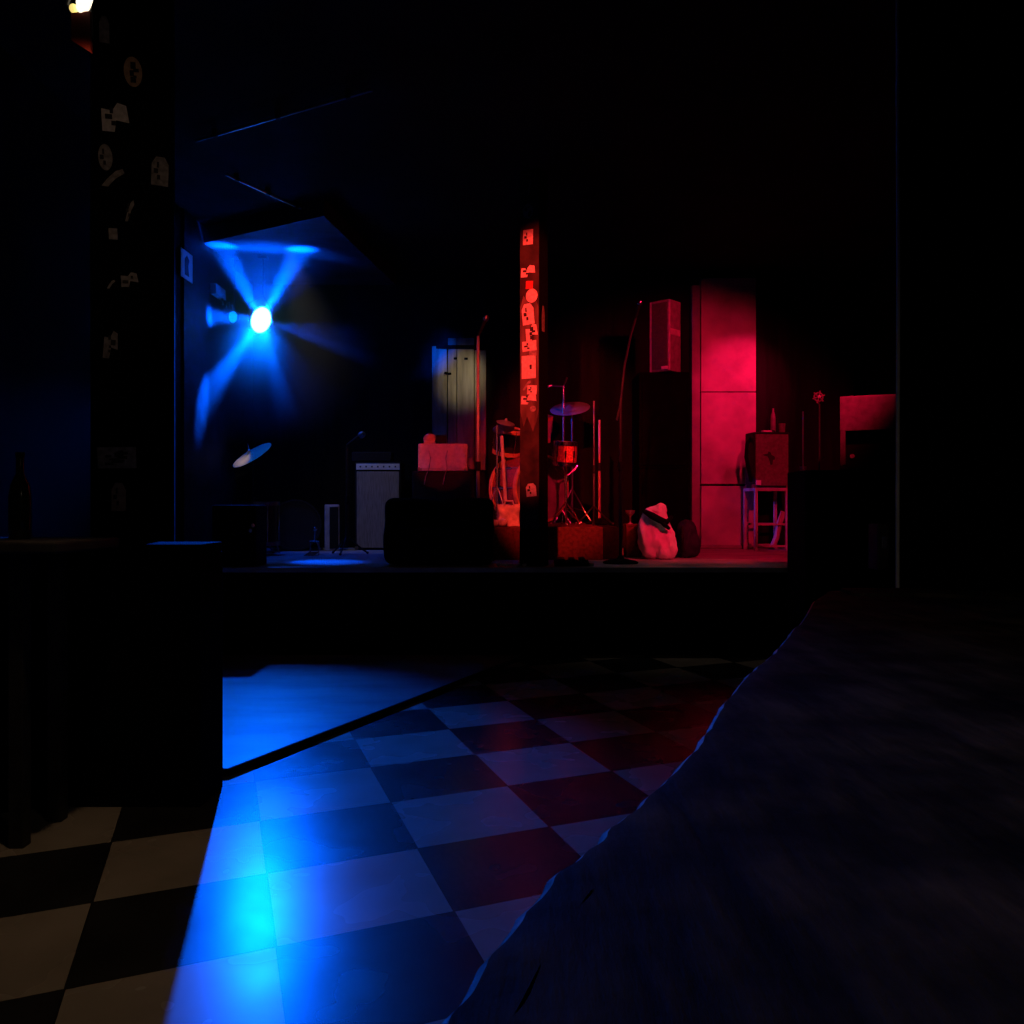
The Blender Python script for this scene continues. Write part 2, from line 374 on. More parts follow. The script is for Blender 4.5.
# half wall at the left
hw = thing('half_wall', 'low matt black half wall in front of the wide left post', 'wall', (-1.187,3.25,0))
b = B(); box(b, (-.45,.1285,.48), (.9,.257,.96), bev=.004); obj('body', b, 'half_wall', hw)
b = B(); box(b, (-.452,.1285,.98), (.90,.25,.04), bev=.006); obj('cap', b, 'half_wall', hw)

# high table at far left
lt = thing('high_table', 'dark high table at the left edge beside the half wall', 'table', (-1.83,3.0,0))
zt = Z(541,2.85)
b = B(); box(b, (0,0,zt-.02), (.72,.40,.04), R('Z',-4), .008); obj('table_top', b, 'left_table', lt)
for sx, sy in ((.17,.12),(-.28,.12),(.17,-.12),(-.28,-.12)):
    b = B(); box(b, (sx,sy,(zt-.04)/2), (.05,.05,zt-.04), bev=.004); obj('leg', b, 'left_table', lt)
b = B(); lathe(b, [(0,0),(.034,0),(.036,.01),(.036,.15),(.03,.19),(.013,.23),(.012,.29),(.015,.29),(.015,.305),(0,.305)], seg=20)
bt = tag(obj('bottle', b, mat('dark_bottle_glass', (.004,.005,.004), .15, spec=.5), None, True), 'slim dark bottle standing on the high table at the far left', 'bottle')
bt.location = (X(20,3.0),3.0,zt)

# ------------------------------------------------------------------ foreground counter
TZ = .80
def TP(px, py):
    Y = F*(H-TZ)/(py-HOR); return Vector(((px-512)/F*Y, Y))
edge_px = [(826,590),(812,599),(799,619),(790,626),(778,642),(762,657),(744,669),(733,684),(718,700),(708,718),(697,732),(690,744),(672,760),(655,777),(640,789),(622,806),
           (604,820),(588,836),(572,846),(560,858),(545,871),(530,888),(514,901),(502,920),(486,937),(474,957),(458,975),(448,993),(436,1011),(420,1040),(395,1095),(360,1180)]
edge = [TP(*q) for q in edge_px]
fine = []
for p, q in zip(edge, edge[1:]):
    for k in range(4):
        w = p.lerp(q, k/4); nn = noise.noise(Vector((w.x*26,w.y*26,1)))*.006
        fine.append(w+Vector((-.9,.42))*nn)
fine.append(edge[-1])
ct = thing('counter', 'heavy weathered dark wooden counter with ragged natural edge in the right foreground', 'counter', (0,0,0))
b = B()
# rows across the edge: inner top -> rounded shoulder -> lower side
n = len(fine)
nrmls = []
for i, p in enumerate(fine):
    t = (fine[min(i+1,n-1)]-fine[max(i-1,0)]).normalized(); nrmls.append(Vector((t.y,-t.x)) if Vector((t.y,-t.x)).x < 0 else Vector((-t.y,t.x)))
for _ in range(12):
    nrmls = [(nrmls[max(i-1,0)]+nrmls[i]+nrmls[min(i+1,n-1)]).normalized() for i in range(n)]
rows = []
for off, dz in ((-.055,0),(-.03,-.0015),(-.012,-.006),(-.002,-.016),(.004,-.032),(.002,-.05),(-.012,-.066)):
    row = []
    for i, p in enumerate(fine):
        q = p+nrmls[i]*off
        j = noise.noise(Vector((p.x*14,p.y*14,off*40)))*.004 if dz else 0
        row.append(b.verts.new((q.x,q.y,TZ+dz+j)))
    rows.append(row)
b2 = B(); rim = [[b2.verts.new(v.co.copy()) for v in row] for row in rows[2:]]
for r0, r1 in zip(rim, rim[1:]):
    for i in range(n-1): b2.faces.new((r0[i], r0[i+1], r1[i+1], r1[i]))
for r0, r1 in zip(rows[:3], rows[1:3]):
    for i in range(n-1): b.faces.new((r0[i], r0[i+1], r1[i+1], r1[i]))
far = fine[0]; near = fine[-1]
XR = 2.5
def close(row, z):
    c = [b.verts.new((XR, near.y, z)), b.verts.new((XR, 3.06, z)), b.verts.new((1.61, 3.505, z))]
    b.faces.new(row+c); return c
ctop = close(rows[0], TZ); cbot = close(rows[-1], TZ-.066)
b.faces.new((ctop[0], ctop[1], cbot[1], cbot[0])); b.faces.new((ctop[1], ctop[2], cbot[2], cbot[1]))
b.faces.new([r[0] for r in rows[:3]]+[rows[-1][0], cbot[2], ctop[2]]); b.faces.new([r[-1] for r in rows[:3]][::-1]+[ctop[0], cbot[0], rows[-1][-1]])
for row in rows[3:-1]:
    for v in row: b.verts.remove(v)
bmesh.ops.triangulate(b, faces=[f for f in b.faces if len(f.verts) > 4])
obj('slab', b, 'wood', ct, True)
obj('raw_edge', b2, mat('lit_raw_edge', (.5,.42,.34), .5, spec=.4, scale=22, var=.6, bump=.4), ct, True, label='ragged raw edge painted pale where the blue light falls')  # rim colour raised to imitate the blue light along it
b = B(); prism(b, [(1.34,3.49),(1.60,3.485),(2.45,3.06),(2.45,2.84),(1.56,3.27),(1.31,3.28)], TZ-.004, TZ+.012, None, .004); obj('end_batten', b, 'wood', ct)
for lx, ly in ((1.75,3.1),(1.1,.9)):
    b = B(); box(b, (lx,ly,(TZ-.066)/2), (.5,.09,TZ-.066), bev=.008); obj('leg', b, 'half_wall', ct)

# ------------------------------------------------------------------ stage equipment helpers
def knob(b, x, y, z, r=.009):
    lathe(b, [(0,0),(r,0),(r*.8,.012),(0,.012)], T((x,y,z)) @ R('X',90), 12)

def mic_stand(name, label, px, Y, ztop, base='round', zbase=STZ, r=.011, mat_='dark_chrome', group=None, clutch=.5):
    t = thing(name, label, 'microphone stand', (X(px,Y),Y,zbase), group=group)
    h = ztop-zbase
    if base == 'round':
        b = B(); lathe(b, [(0,0),(.14,0),(.145,.012),(.12,.024),(.03,.04),(.018,.06),(0,.06)], seg=32); obj('base', b, 'black_dead', t, True)
        zb = .05
    else:
        for k in range(3):
            an = 2*PI*k/3+.4; d = Vector((math.cos(an),math.sin(an),0))
            b = B(); tube(b, [Vector((0,0,.17))+d*.014, d*.12+Vector((0,0,.07)), d*.2+Vector((0,0,.012))], .008, 8)
            ell(b, d*.2+Vector((0,0,.014)), .013, sub=2); obj('leg', b, mat_, t, True)
        zb = .1
    b = B(); tube(b, [(0,0,zb-.02),(0,0,h*clutch)], r*1.25, 12); obj('lower_tube', b, mat_, t, True)
    b = B(); tube(b, [(0,0,h*clutch-.005),(0,0,h)], r, 12); obj('upper_tube', b, mat_, t, True)
    b = B(); tube(b, [(0,0,h*clutch-.04),(0,0,h*clutch+.04)], r*1.9, 12); obj('clutch', b, 'black', t, True)
    return t, h
def microphone(label, loc, d, s=1.0, mt='black', head='dark_chrome', group=None):
    d = Vector(d).normalized()
    t = thing('microphone', label, 'microphone', loc, group=group); q = align(d)
    b = B(); lathe(b, [(0,0),(.010*s,0),(.012*s,.02*s),(.017*s,.13*s),(.019*s,.14*s),(0,.14*s)], q, 16); obj('handle', b, mt, t, True)
    b = B(); lathe(b, [(0,.138*s),(.018*s,.138*s),(.026*s,.15*s),(.026*s,.165*s),(.02*s,.185*s),(0,.195*s)], q, 16); obj('grille', b, head, t, True)
    return t
def cymbal_bm(r, dome=.035):
    b = B()
    lathe(b, [(0,dome*1.3),(r*.10,dome*1.2),(r*.19,dome*.75),(r*.22,dome*.65),(r*.6,dome*.35),(r,0),(r,-.002),(r*.6,dome*.35-.003),(r*.22,dome*.65-.003),(0,dome*1.25-.003)], seg=48)
    for k in range(7): pass
    return b
def cymbal(label, loc, r, d, m):
    o = tag(obj('cymbal', cymbal_bm(r), m, None, True), label, 'cymbal')
    o.matrix_world = T(loc) @ align(d); return o
def cymbal_stand(label, loc, top, spread=.27, boom=None, m='chrome', name='cymbal_stand'):
    t = thing(name, label, 'cymbal stand', loc); h = top-loc[2]
    for k in range(3):
        an = 2*PI*k/3-.5; d = Vector((math.cos(an),math.sin(an),0))
        b = B(); tube(b, [d*.012+Vector((0,0,.34)), d*(spread*.6)+Vector((0,0,.14)), d*spread+Vector((0,0,.014))], .008, 8)
        tube(b, [d*.012+Vector((0,0,.16)), d*(spread*.62)+Vector((0,0,.13))], .005, 6)
        ell(b, d*spread+Vector((0,0,.016)), .015, sub=2); obj('leg', b, m, t, True)
    b = B(); tube(b, [(0,0,.06),(0,0,h*.55)], .013, 12); obj('lower_tube', b, m, t, True)
    b = B(); tube(b, [(0,0,h*.55),(0,0,h)], .009, 12); obj('upper_tube', b, m, t, True)
    b = B(); tube(b, [(0,0,h*.53),(0,0,h*.57)], .019, 12); tube(b, [(0,0,h*.55),(.04,0,h*.55)], .006, 8); obj('clamp', b, m, t, True)
    if boom:
        b = B(); tube(b, [Vector((0,0,h-.01)), Vector(boom)-Vector(loc)], .008, 10); obj('boom_arm', b, m, t, True)
    return t
def drum(name, label, loc, r, dep, axis, shell, hoopm, headm, lugs=8, parent_cat='drum'):
    t = thing(name, label, parent_cat, loc); q = align(axis)
    b = B(); lathe(b, [(r,-dep/2),(r,dep/2)], q, 48); obj('shell', b, shell, t, True)
    for s in (-1,1):
        b = B(); lathe(b, [(0,s*(dep/2+.004)),(r*.98,s*(dep/2+.004)),(r*.98,s*dep/2),(0,s*dep/2)], q, 48); obj('drum_head', b, headm, t, True)
        b = B(); z = s*dep/2; lathe(b, [(r*1.005,z-s*.02),(r*1.05,z-s*.02),(r*1.05,z+s*.018),(r*.985,z+s*.018),(r*.985,z-s*.0)], q, 48); obj('hoop', b, hoopm, t, True)
    for k in range(lugs):
        an = 2*PI*k/lugs; b = B()
        c = Vector((math.cos(an)*r*1.03, math.sin(an)*r*1.03, 0))
        tube(b, [q @ (c+Vector((0,0,-dep/2-.01))), q @ (c+Vector((0,0,dep/2+.01)))], .0045, 8)
        tube(b, [q @ (c+Vector((0,0,-dep*.16))), q @ (c+Vector((0,0,dep*.16)))], .011, 8)
        obj('tension_rod', b, 'chrome', t, True)
    return t

# ------------------------------------------------------------------ stage left equipment
# floor monitor draped in black at the stage lip
Ym = 6.62; xm = X(438,Ym); wm = X(494,Ym)-X(383,Ym)
mo = thing('floor_monitor', 'large black floor monitor with rounded corners at the front edge of the stage', 'speaker', (xm,Ym,STZ))
hm = Z(499,Ym)-STZ
b = B()
t = B(); bmesh.ops.create_cube(t, size=1); bmesh.ops.scale(t, vec=(wm,.42,hm), verts=t.verts)
bmesh.ops.bevel(t, geom=[e for e in t.edges], offset=.065, segments=4, affect='EDGES', profile=.5)
bmesh.ops.subdivide_edges(t, edges=[e for e in t.edges if e.calc_length() > .2], cuts=6, use_grid_fill=True)
for v in t.verts:
    nz = noise.noise(v.co*7)*.012; v.co += v.co.normalized()*nz
    if v.co.z > 0: v.co.y += (v.co.z/hm)*.10; v.co.x *= 1-.04*(v.co.z/hm)
merge(b, t, T((0,.21,hm/2+.008))); obj('cabinet', b, 'black_dead', mo, True)
for sx in (-1,1):
    b = B(); box(b, (sx*wm*.34,.22,.008), (.08,.24,.016), bev=.003); obj('foot', b, 'rubber', mo)
b = B(); tube(b, [(-wm*.2,-.012,hm*.55),(-wm*.2,-.03,hm*.56),(wm*.12,-.03,hm*.56),(wm*.12,-.012,hm*.55)], .012, 8); obj('handle', b, 'black', mo, True)
b = B(); tube(b, [(-wm*.46,.2,hm*.9),(-wm*.44,.2,hm+.0),(-wm*.3,.22,hm+.018),(-wm*.12,.24,hm+.012),(0,.27,hm+.006)], .009, 8)
mc = obj('cable', b, 'drum_dark', None, True); mc.location = (xm,Ym,STZ-.02); tag(mc, 'short dark cable lying over the top of the floor monitor', 'cable')

def amp(name, label, px0, px1, py0, py1, Y, dep, face, body, rot=0., panel='silver', knobs=6, zbase=None, top_panel=True, handle=True, panel_h=.05):
    w = X(px1,Y)-X(px0,Y); z1 = Z(py0,Y); z0 = zbase if zbase is not None else Z(py1,Y); h = z1-z0
    t = thing(name, label, 'amplifier', ((X(px0,Y)+X(px1,Y))/2,Y,z0), rot)
    b = B(); box(b, (0,dep/2,h/2), (w,dep,h), bev=.012); obj('cabinet', b, body, t)
    fh = h-(panel_h if top_panel else 0)-.05
    b = B(); box(b, (0,-.004,.025+fh/2), (w-.04,.014,fh), bev=.003); obj('grille', b, face, t)
    if top_panel:
        b = B(); box(b, (0,-.005,h-panel_h/2-.012), (w-.03,.014,panel_h-.012), bev=.002); pn = obj('control_panel', b, panel, t)
        for i in range(knobs):
            b = B(); knob(b, -w*.38+w*.76*i/max(1,knobs-1), -.012, h-panel_h/2-.012); obj('knob', b, 'black', t, True)
    if handle:
        b = B(); tube(b, [(-.09,dep/2,h-.002),(-.08,dep/2,h+.022),(.08,dep/2,h+.022),(.09,dep/2,h-.002)], .009, 8); obj('handle', b, 'black', t, True)
    for sx in (-1,1):
        for sy in (.02,dep-.02):
            b = B(); box(b, (sx*(w/2-.016),sy,.016), (.042,.05,.042), bev=.006); obj('corner_guard', b, 'dark_chrome', t)
    return t, w, h
# tall tan amplifier
amp('guitar_amplifier', 'tall amplifier with tan grille and bright silver top strip at stage left', 355, 401, 462, 549, 9.0, .3, 'tan_grille', 'black', zbase=STZ, panel='white', knobs=7, panel_h=.075)
b = B(); box(b, (0,0,.05), (.42,.2,.10), bev=.01)
hd = tag(obj('amplifier_head', b, 'black'), 'low black amplifier head on top of the tan amplifier', 'amplifier'); hd.location = (X(372,9.1),9.17,Z(461,9.0)+.001)
# thin grey speaker column
sc_ = thing('slim_speaker', 'narrow grey speaker column left of the tan amplifier', 'speaker', (X(332,8.8),8.8,STZ), 12)
b = B(); box(b, (0,.11,.24), (.15,.22,.48), bev=.012); obj('cabinet', b, 'pinkwood', sc_)
b = B(); box(b, (.02,-.003,.24), (.09,.012,.43), bev=.003); obj('grille', b, 'black', sc_)
# microphone on a dark stand, stage left
mic_stand('microphone_stand', 'dark straight microphone stand between the dark drums and the tan amplifier', 347, 8.2, Z(446,8.2), 'tripod', mat_='lamp_body')
microphone('black microphone on the dark stand at stage left', P(347,445.5,8.2), (.7,-.3,.45), 1.2)
# dark drum set, stage left
Yd = 8.1
drum('floor_tom', 'dark floor tom at stage left under the tilted cymbal', (X(256,Yd),Yd,STZ+.30), .21, .38, (0,0,1), 'drum_dark', 'dark_chrome', 'drum_dark')
lt2 = bpy.data.objects['floor_tom']
for k in range(3):
    an = 2*PI*k/3+.9; d = Vector((math.cos(an)*.245,math.sin(an)*.245,0)); b = B(); tube(b, [d+Vector((0,0,.06)), d+Vector((0,0,-.24)), d*1.08+Vector((0,0,-.29))], .008, 8); obj('leg', b, 'dark_chrome', lt2, True)
drum('bass_drum', 'dark bass drum lying on the stage at far left', (X(294,8.9),8.95,STZ+.27), .25, .38, (.25,-.95,0), 'drum_dark', 'drum_dark', 'drum_dark')
lt3 = bpy.data.objects['bass_drum']
for s_ in (-1,1):
    b = B(); tube(b, [(s_*.2,-.1,-.1),(s_*.3,-.16,-.255)], .009, 8); obj('spur', b, 'dark_chrome', lt3, True)
cymbal_stand('slim stand carrying the tilted cymbal at far left', (X(253,8.45),8.45,STZ), Z(454,8.45), m='lamp_body')
cymbal('tilted bronze cymbal catching light at far left of the stage', P(252,455,8.45), .215, (-.42,-.42,.8), 'brass')
b = B(); tube(b, [(0,0,0),(.006,0,.075)], .006, 8); ell(b, (.0,0,.0), (.025,.025,.012), sub=2)
wn = tag(obj('wing_nut', b, 'chrome', None, True), 'chrome wing nut on top of the tilted cymbal', 'nut'); wn.matrix_world = T(P(252,455,8.45)+Vector((-.42,-.42,.8)).normalized()*.055) @ align((-.2,-.2,.9))
ec = thing('equipment_case', 'black equipment case with chrome latches at the left end of the stage edge', 'case', (X(236,6.65),6.6,STZ))
we = X(258,6.6)-X(214,6.6); he = Z(505,6.6)-STZ
b = B(); box(b, (0,.15,he/2), (we,.3,he), bev=.012); obj('body', b, 'black_dead', ec)
for px, py in ((253,525.5),(250.5,530.5)):
    b = B(); ell(b, (0,0,0), (.014,.008,.017), sub=2); o = obj('latch', b, 'white', ec, True); o.location = (X(px,6.6)-X(236,6.65),-.004,Z(py,6.6)-STZ)
pd = thing('drum_pedal', 'small chrome pedal on the deck by the narrow grey speaker column', 'pedal', (X(311,8.0),8.0,STZ))
b = B(); box(b, (0,.02,.012), (.10,.24,.012), R('X',6), .003); obj('footboard', b, 'chrome', pd)
b = B(); tube(b, [(-.04,.14,0),(-.04,.14,.13),(.04,.14,.13),(.04,.14,0)], .008, 8); obj('frame', b, 'dark_chrome', pd, True)
b = B(); tube(b, [(0,.14,.12),(.015,.10,.24)], .005, 8); ell(b, (.015,.10,.25), .022, sub=2); obj('beater', b, 'chrome', pd, True)

# small red lit amplifier on a dark cabinet, behind the monitor
Ya = 8.7; zc = Z(471,Ya)
amp('speaker_cabinet', 'dark speaker cabinet under the small bright amplifier', 412, 474, 471, 549, Ya, .34, 'grille', 'black', zbase=STZ, top_panel=False, handle=False)
ta, wa, ha = amp('guitar_amplifier', 'small cream faced amplifier glowing red on the dark speaker cabinet', 418, 467.5, 443.5, 470, Ya-.02, .24, 'red_grille', 'cream', zbase=zc+.001, top_panel=False, handle=False)
b = B()
for lx in (-.11,-.02): box(b, (lx,.09,ha+.003), (.08,.03,.006), bev=.002)
obj('vent', b, 'black_dead', ta)
b = B()
for lx, tx in ((-.14,.03),(.05,-.03)):
    tube(b, [(lx,-.016,ha*.74),(lx+tx*.6,-.03,ha*.45),(lx+tx*.1,-.034,ha*.1),(lx-.03,-.036,-.06),(lx-.045,-.03,-.14)], .0045, 6)
cab = tag(obj('cable', b, 'sticker_mid', None, True), 'pair of thin cables hanging down the front of the small amplifier', 'cable'); cab.location = ta.location
b = B(); ell(b, (0,0,.055), (.07,.05,.055)); box(b, (0,0,.02), (.12,.085,.04), bev=.012)
pdl = thing('effect_pedal', 'rounded pale effect pedal on top of the small amplifier', 'effect pedal', (X(429,Ya),Ya+.10,Z(443.5,Ya-.02)+.002)); obj('case', b, 'cream', pdl, True)
b = B(); lathe(b, [(0,0),(.018,0),(.016,.02),(0,.02)], T((0,-.02,.108)), 14); obj('footswitch', b, 'black', pdl, True)
b = B(); box(b, (0,0,.045), (.10,.08,.09), R('Z',20), .008); 
ad = tag(obj('power_adapter', b, 'black'), 'black box beside the pale pedal on the small amplifier', 'adapter'); ad.location = (X(440,Ya),Ya+.1,Z(443.5,Ya-.02)+.001)

# straight microphone stand
ms, hms = mic_stand('microphone_stand', 'tall straight pale microphone stand behind the floor monitor', 478, 7.3, Z(336,7.3), 'round', r=.0125, mat_='pinkwood', clutch=.42)
microphone('dark microphone on top of the tall straight stand', P(478.3,336,7.3), (.45,-.1,1), 1.0, 'black', 'dark_chrome')

# ------------------------------------------------------------------ drum kit on the riser
kd = drum('bass_drum', 'bass drum with maple hoops on the riser behind the sticker post', (X(529,8.05),8.12,RIZ+.345), .305, .38, (.60,-.80,0), 'drum_maroon', 'hoop', 'head', 10)
for s_ in (-1,1):
    b = B(); d = Vector((.8,.6,0))*s_*.28; f = Vector((.6,-.8,0))*.1
    tube(b, [d*.95+f+Vector((0,0,-.13)), d*1.25+f*2+Vector((0,0,-.335))], .009, 8); obj('spur', b, 'chrome', kd, True)
b = B(); lathe(b, [(0,.2),(.07,.2),(.07,.196),(0,.196)], align((.6,-.8,0)), 24); obj('head_patch', b, 'drum_dark', kd)
drum('rack_tom', 'dark rack tom with maple hoops left of the sticker post above the bass drum', (X(508,8.2),8.2,RIZ+.80), .13, .22, (.15,-.25,1), 'drum_dark', 'hoop', 'drum_dark', 6)
b = B(); tube(b, [(0,0,0),(.1,.02,.12),(.14,.0,.22)], .010, 8); 
th_ = tag(obj('tom_mount', b, 'chrome', None, True), 'chrome arm holding the left rack tom over the bass drum', 'mount'); th_.location = (X(508,8.2)+.03,8.25,RIZ+.60)
drum('rack_tom', 'magenta lit rack tom right of the sticker post above the bass drum', (X(541,8.35),8.35,RIZ+.94), .10, .22, (.1,-.25,1), 'pinkwood', 'hoop', 'head', 6)
# snare or small tom in its basket, right
t3 = drum('rack_tom', 'small red sparkle tom in a basket stand at the right of the drum kit', (X(565,7.95),7.95,Z(453.5,7.95)), .105, .19, (.05,-.12,1), 'drum_red', 'chrome', 'head', 8)
b = B(); bs = thing('drum_stand', 'chrome basket stand under the small red tom', 'drum stand', (X(566,7.95),7.95,RIZ))
zb = Z(466,7.95)-RIZ
for k in range(3):
    an = 2*PI*k/3+.5; d = Vector((math.cos(an),math.sin(an),0))
    b = B(); tube(b, [(0,0,zb-.10), d*.10+Vector((0,0,zb-.03)), d*.125+Vector((0,0,zb+.01))], .007, 8); obj('basket_arm', b, 'chrome', bs, True)
    b = B(); tube(b, [d*.012+Vector((0,0,.20)), d*.09+Vector((0,0,.12)), d*.155+Vector((0,0,.012))], .008, 8); ell(b, d*.155+Vector((0,0,.014)), .013, sub=2); obj('leg', b, 'chrome', bs, True)
b = B(); tube(b, [(0,0,.07),(0,0,zb-.09)], .013, 12); tube(b, [(0,0,zb-.14),(0,0,zb-.09)], .024, 12); obj('tube', b, 'chrome', bs, True)
# boom stand with microphone pointing left
Yb = 8.62
cymbal_stand('tall chrome stand behind the small red tom holding the blue lit cymbal', (X(572,8.75),8.75,RIZ), Z(408,8.75), .22, m='dark_chrome')
cymbal('blue lit cymbal high above the drum kit', P(570,408.5,8.75), .205, (-.12,-.42,.9), 'blue_cym')
t_, h_ = mic_stand('microphone_stand', 'tall chrome boom stand rising behind the small red tom', 563.5, Yb, Z(386,Yb), 'tripod', RIZ, .010, 'chrome', clutch=.5)
b = B(); e0 = P(567,377.5,Yb)-Vector((X(563.5,Yb),Yb,RIZ)); e1 = P(551,385.5,Yb-.05)-Vector((X(563.5,Yb),Yb,RIZ))
tube(b, [e0, Vector((0,0,h_-.004)), e1], .008, 8); obj('boom_arm', b, 'dark_chrome', t_, True)
microphone('silver microphone on the boom arm over the drum kit', P(552,385,Yb-.05), Vector((-.98,-.1,-.38)), .85, 'silver', 'silver')
# left side stands
cymbal_stand('splayed hi-hat stand left of the bass drum', (X(497,7.66),7.66,RIZ), Z(425,7.66), .15, m='chrome', name='hi_hat_stand')
cymbal('upper hi-hat cymbal of the pair left of the sticker post', P(505.5,423,7.75), .085, (.2,-.34,.92), 'blue_cym')
cymbal('lower hi-hat cymbal of the pair left of the sticker post', P(503.5,429,7.82), .10, (.1,-.35,-.9), 'blue_cym')
b = B(); tube(b, [P(501.5,436,7.62), P(503,455,7.60), P(505.5,501,7.56)], .017, 10)
tb = tag(obj('steel_tube', b, 'pinkwood', None, True), 'leaning pale steel tube lit pink left of the sticker post', 'tube')
# two slim stands at right
mic_stand('microphone_stand', 'slim dark stand at the right of the riser', 594, 8.0, Z(401,8.0), 'tripod', RIZ, .009, 'dark_chrome', clutch=.45)
mic_stand('microphone_stand', 'slightly shorter brassy stand beside the slim dark stand', 599.5, 8.5, Z(420,8.5), 'round', RIZ, .011, 'brass', clutch=.55)
# hardware bag on the riser edge
hb = thing('hardware_bag', 'crumpled pale canvas bag on the riser left of the sticker post', 'bag', (X(509,7.5),7.56,RIZ))
b = B(); t = B(); bmesh.ops.create_cube(t, size=1); bmesh.ops.subdivide_edges(t, edges=t.edges, cuts=10, use_grid_fill=True)
for v in t.verts:
    v.co = Vector((v.co.x*.185, v.co.y*.14, v.co.z*.185)); v.co += v.normal*noise.noise(v.co*22)*.018
    if v.co.z < -.08: v.co.z = -.0925
merge(b, t, T((0,0,.0955))); obj('body', b, 'hw_bag', hb, True)
b = B(); tube(b, [(-.05,-.06,.17),(-.03,-.085,.225),(.03,-.085,.225),(.05,-.06,.17)], .008, 8); obj('handle', b, 'hw_bag', hb, True)
for i, (px, s_) in enumerate(((494.5,.042),(502,.047))):
    b = B(); ell(b, (0,0,s_*.72), (s_,s_*.8,s_*.72), sub=3)
    for v in b.verts: v.co += v.co.normalized()*noise.noise(v.co*30+Vector((i*3,0,0)))*.006
    o = tag(obj('rolled_towel', b, 'hw_bag', None, True), ('rolled pale towel at the left end of the riser','rolled pale towel against the canvas bag on the riser')[i], 'towel', 'rolled towels on the riser'); o.location = (X(px,7.44),7.455,RIZ+.002)

# stage floor bits
b = B(); nn = 9
pts = []
for k in range(60):
    u = k/59; pts.append((X(496,6.6)+.24*u+.02*math.sin(u*31), 6.64+.05*math.sin(u*17+1), STZ+.010+.006*math.sin(u*40)))
tube(b, pts, .008, 6); tag(obj('cable', b, 'white', None, True), 'pale coiled cable on the stage edge left of the sticker post', 'cable')
pb = thing('pedal_board', 'flat black pedal board on the stage edge right of the sticker post', 'pedal board', (X(572,6.62),6.64,STZ))
b = B(); box(b, (0,.04,.018), (.27,.15,.03), R('X',8), .004); obj('tray', b, 'black_dead', pb)
for k in range(3):
    b = B(); box(b, (-.08+.08*k,.04,.045), (.05,.09,.03), R('X',8), .005); obj('pedal', b, 'black', pb)
b = B(); box(b, (.155,.01,.012), (.03,.06,.024), bev=.003); obj('plug', b, 'dark_chrome', pb)

# boom stand with round base, right of kit
Ys = 6.95
t_, h_ = mic_stand('microphone_stand', 'dark boom stand with round base at the front of the stage right of the riser', 620.5, Ys, Z(402,Ys), 'round', r=.011, mat_='lamp_body', clutch=.6)
b = B(); o0 = Vector((X(620.5,Ys),Ys,STZ))
tube(b, [P(617,420,Ys)-o0, P(620.5,404,Ys)-o0, P(624.5,366,Ys)-o0, P(631,334,Ys)-o0, P(636,318,Ys)-o0], .010, 10); obj('boom_arm', b, 'lamp_body', t_, True)
microphone('dark microphone at the tip of the boom stand beside the tall speaker stack', P(635.5,319,Ys), (.22,-.2,.9), .8, 'black', 'chrome')

# ------------------------------------------------------------------ PA stack
Yt = 8.15
def cab(name, label, loc, rot, w, d, h, body, face, edge='black'):
    t = thing(name, label, 'speaker', loc, rot)
    b = B(); box(b, (0,d/2,h/2), (w,d,h), bev=.01); obj('cabinet', b, body, t)
    b = B(); box(b, (0,-.004,h/2), (w-.05,.014,h-.05), bev=.003); obj('grille', b, face, t)
    for sx in (-1,1):
        b = B(); box(b, (sx*(w/2-.006),.004,h/2), (.018,.018,h-.01), bev=.003); obj('edge_trim', b, edge, t)
    b = B(); box(b, (w/2,d*.5,h*.55), (.012,.16,.06), bev=.004); obj('side_handle', b, edge, t)
    return t
xs = X(664,Yt)
zA = STZ; zM = 1.50; zT = Z(372,Yt)
cab('subwoofer', 'lower black subwoofer of the tall speaker stack right of the drums', (xs,Yt,zA), 0, .47, .5, zM-zA, 'velvet', 'velvet', 'velvet')
cab('subwoofer', 'upper black subwoofer carrying the red lit speaker', (xs,Yt,zM+.001), 0, .47, .5, zT-zM-.001, 'velvet', 'velvet', 'velvet')
M['spk_face'] = mat('dark_speaker_grille', (.07,.06,.06), .8, spec=.15, scale=60)
M['spk_edge'] = mat('pale_speaker_edge', (.45,.42,.40), .5, spec=.3, scale=20)
tw = cab('speaker', 'upright grey speaker cabinet on top of the black subwoofers', (X(661.5,Yt)-.02,Yt-.02,zT+.001), -43, .215, .20, Z(301,Yt)-zT, 'spk', 'spk_face', 'spk_edge')
b = B(); box(b, (.06,-.012,.03), (.07,.008,.03), bev=.003); obj('badge', b, 'white', tw, label='pale badge at the foot of the speaker')

# things at the foot of the stack
Yw = 7.42
sk = thing('cloth_bag', 'slumped white cloth bag lit red at the foot of the black speaker stack', 'bag', (X(660,Yw),Yw+.08,STZ))
def sack(w, d, h, seed, lean=0., top=.55):
    t = B(); bmesh.ops.create_icosphere(t, subdivisions=5, radius=1)
    for v in t.verts:
        c = v.co.copy(); k = (c.z+1)/2
        wid = 1.0-.0*k if k < .35 else 1-(k-.35)/.65*(1-top)
        fold = math.sin(math.atan2(c.y,c.x)*7+c.z*3.2+seed)*.05*(.4+k)
        nz = noise.noise(c*2.3+Vector((seed,0,0)))*.16+noise.noise(c*6+Vector((0,seed,0)))*.05
        rr = 1+fold+nz
        sq = (abs(c.x)**3+abs(c.y)**3+abs(c.z)**3)**(1/3)
        c = c/sq*.93
        v.co = Vector((c.x*w/2*wid*rr+lean*k*h, c.y*d/2*wid*rr, max(0,(c.z*(1+nz*.4)+.93)/1.86*h)))
    return t
b = B(); merge(b, sack(.34,.26,.46,1.3,-.10,.62)); obj('body', b, 'bag_white', sk, True)
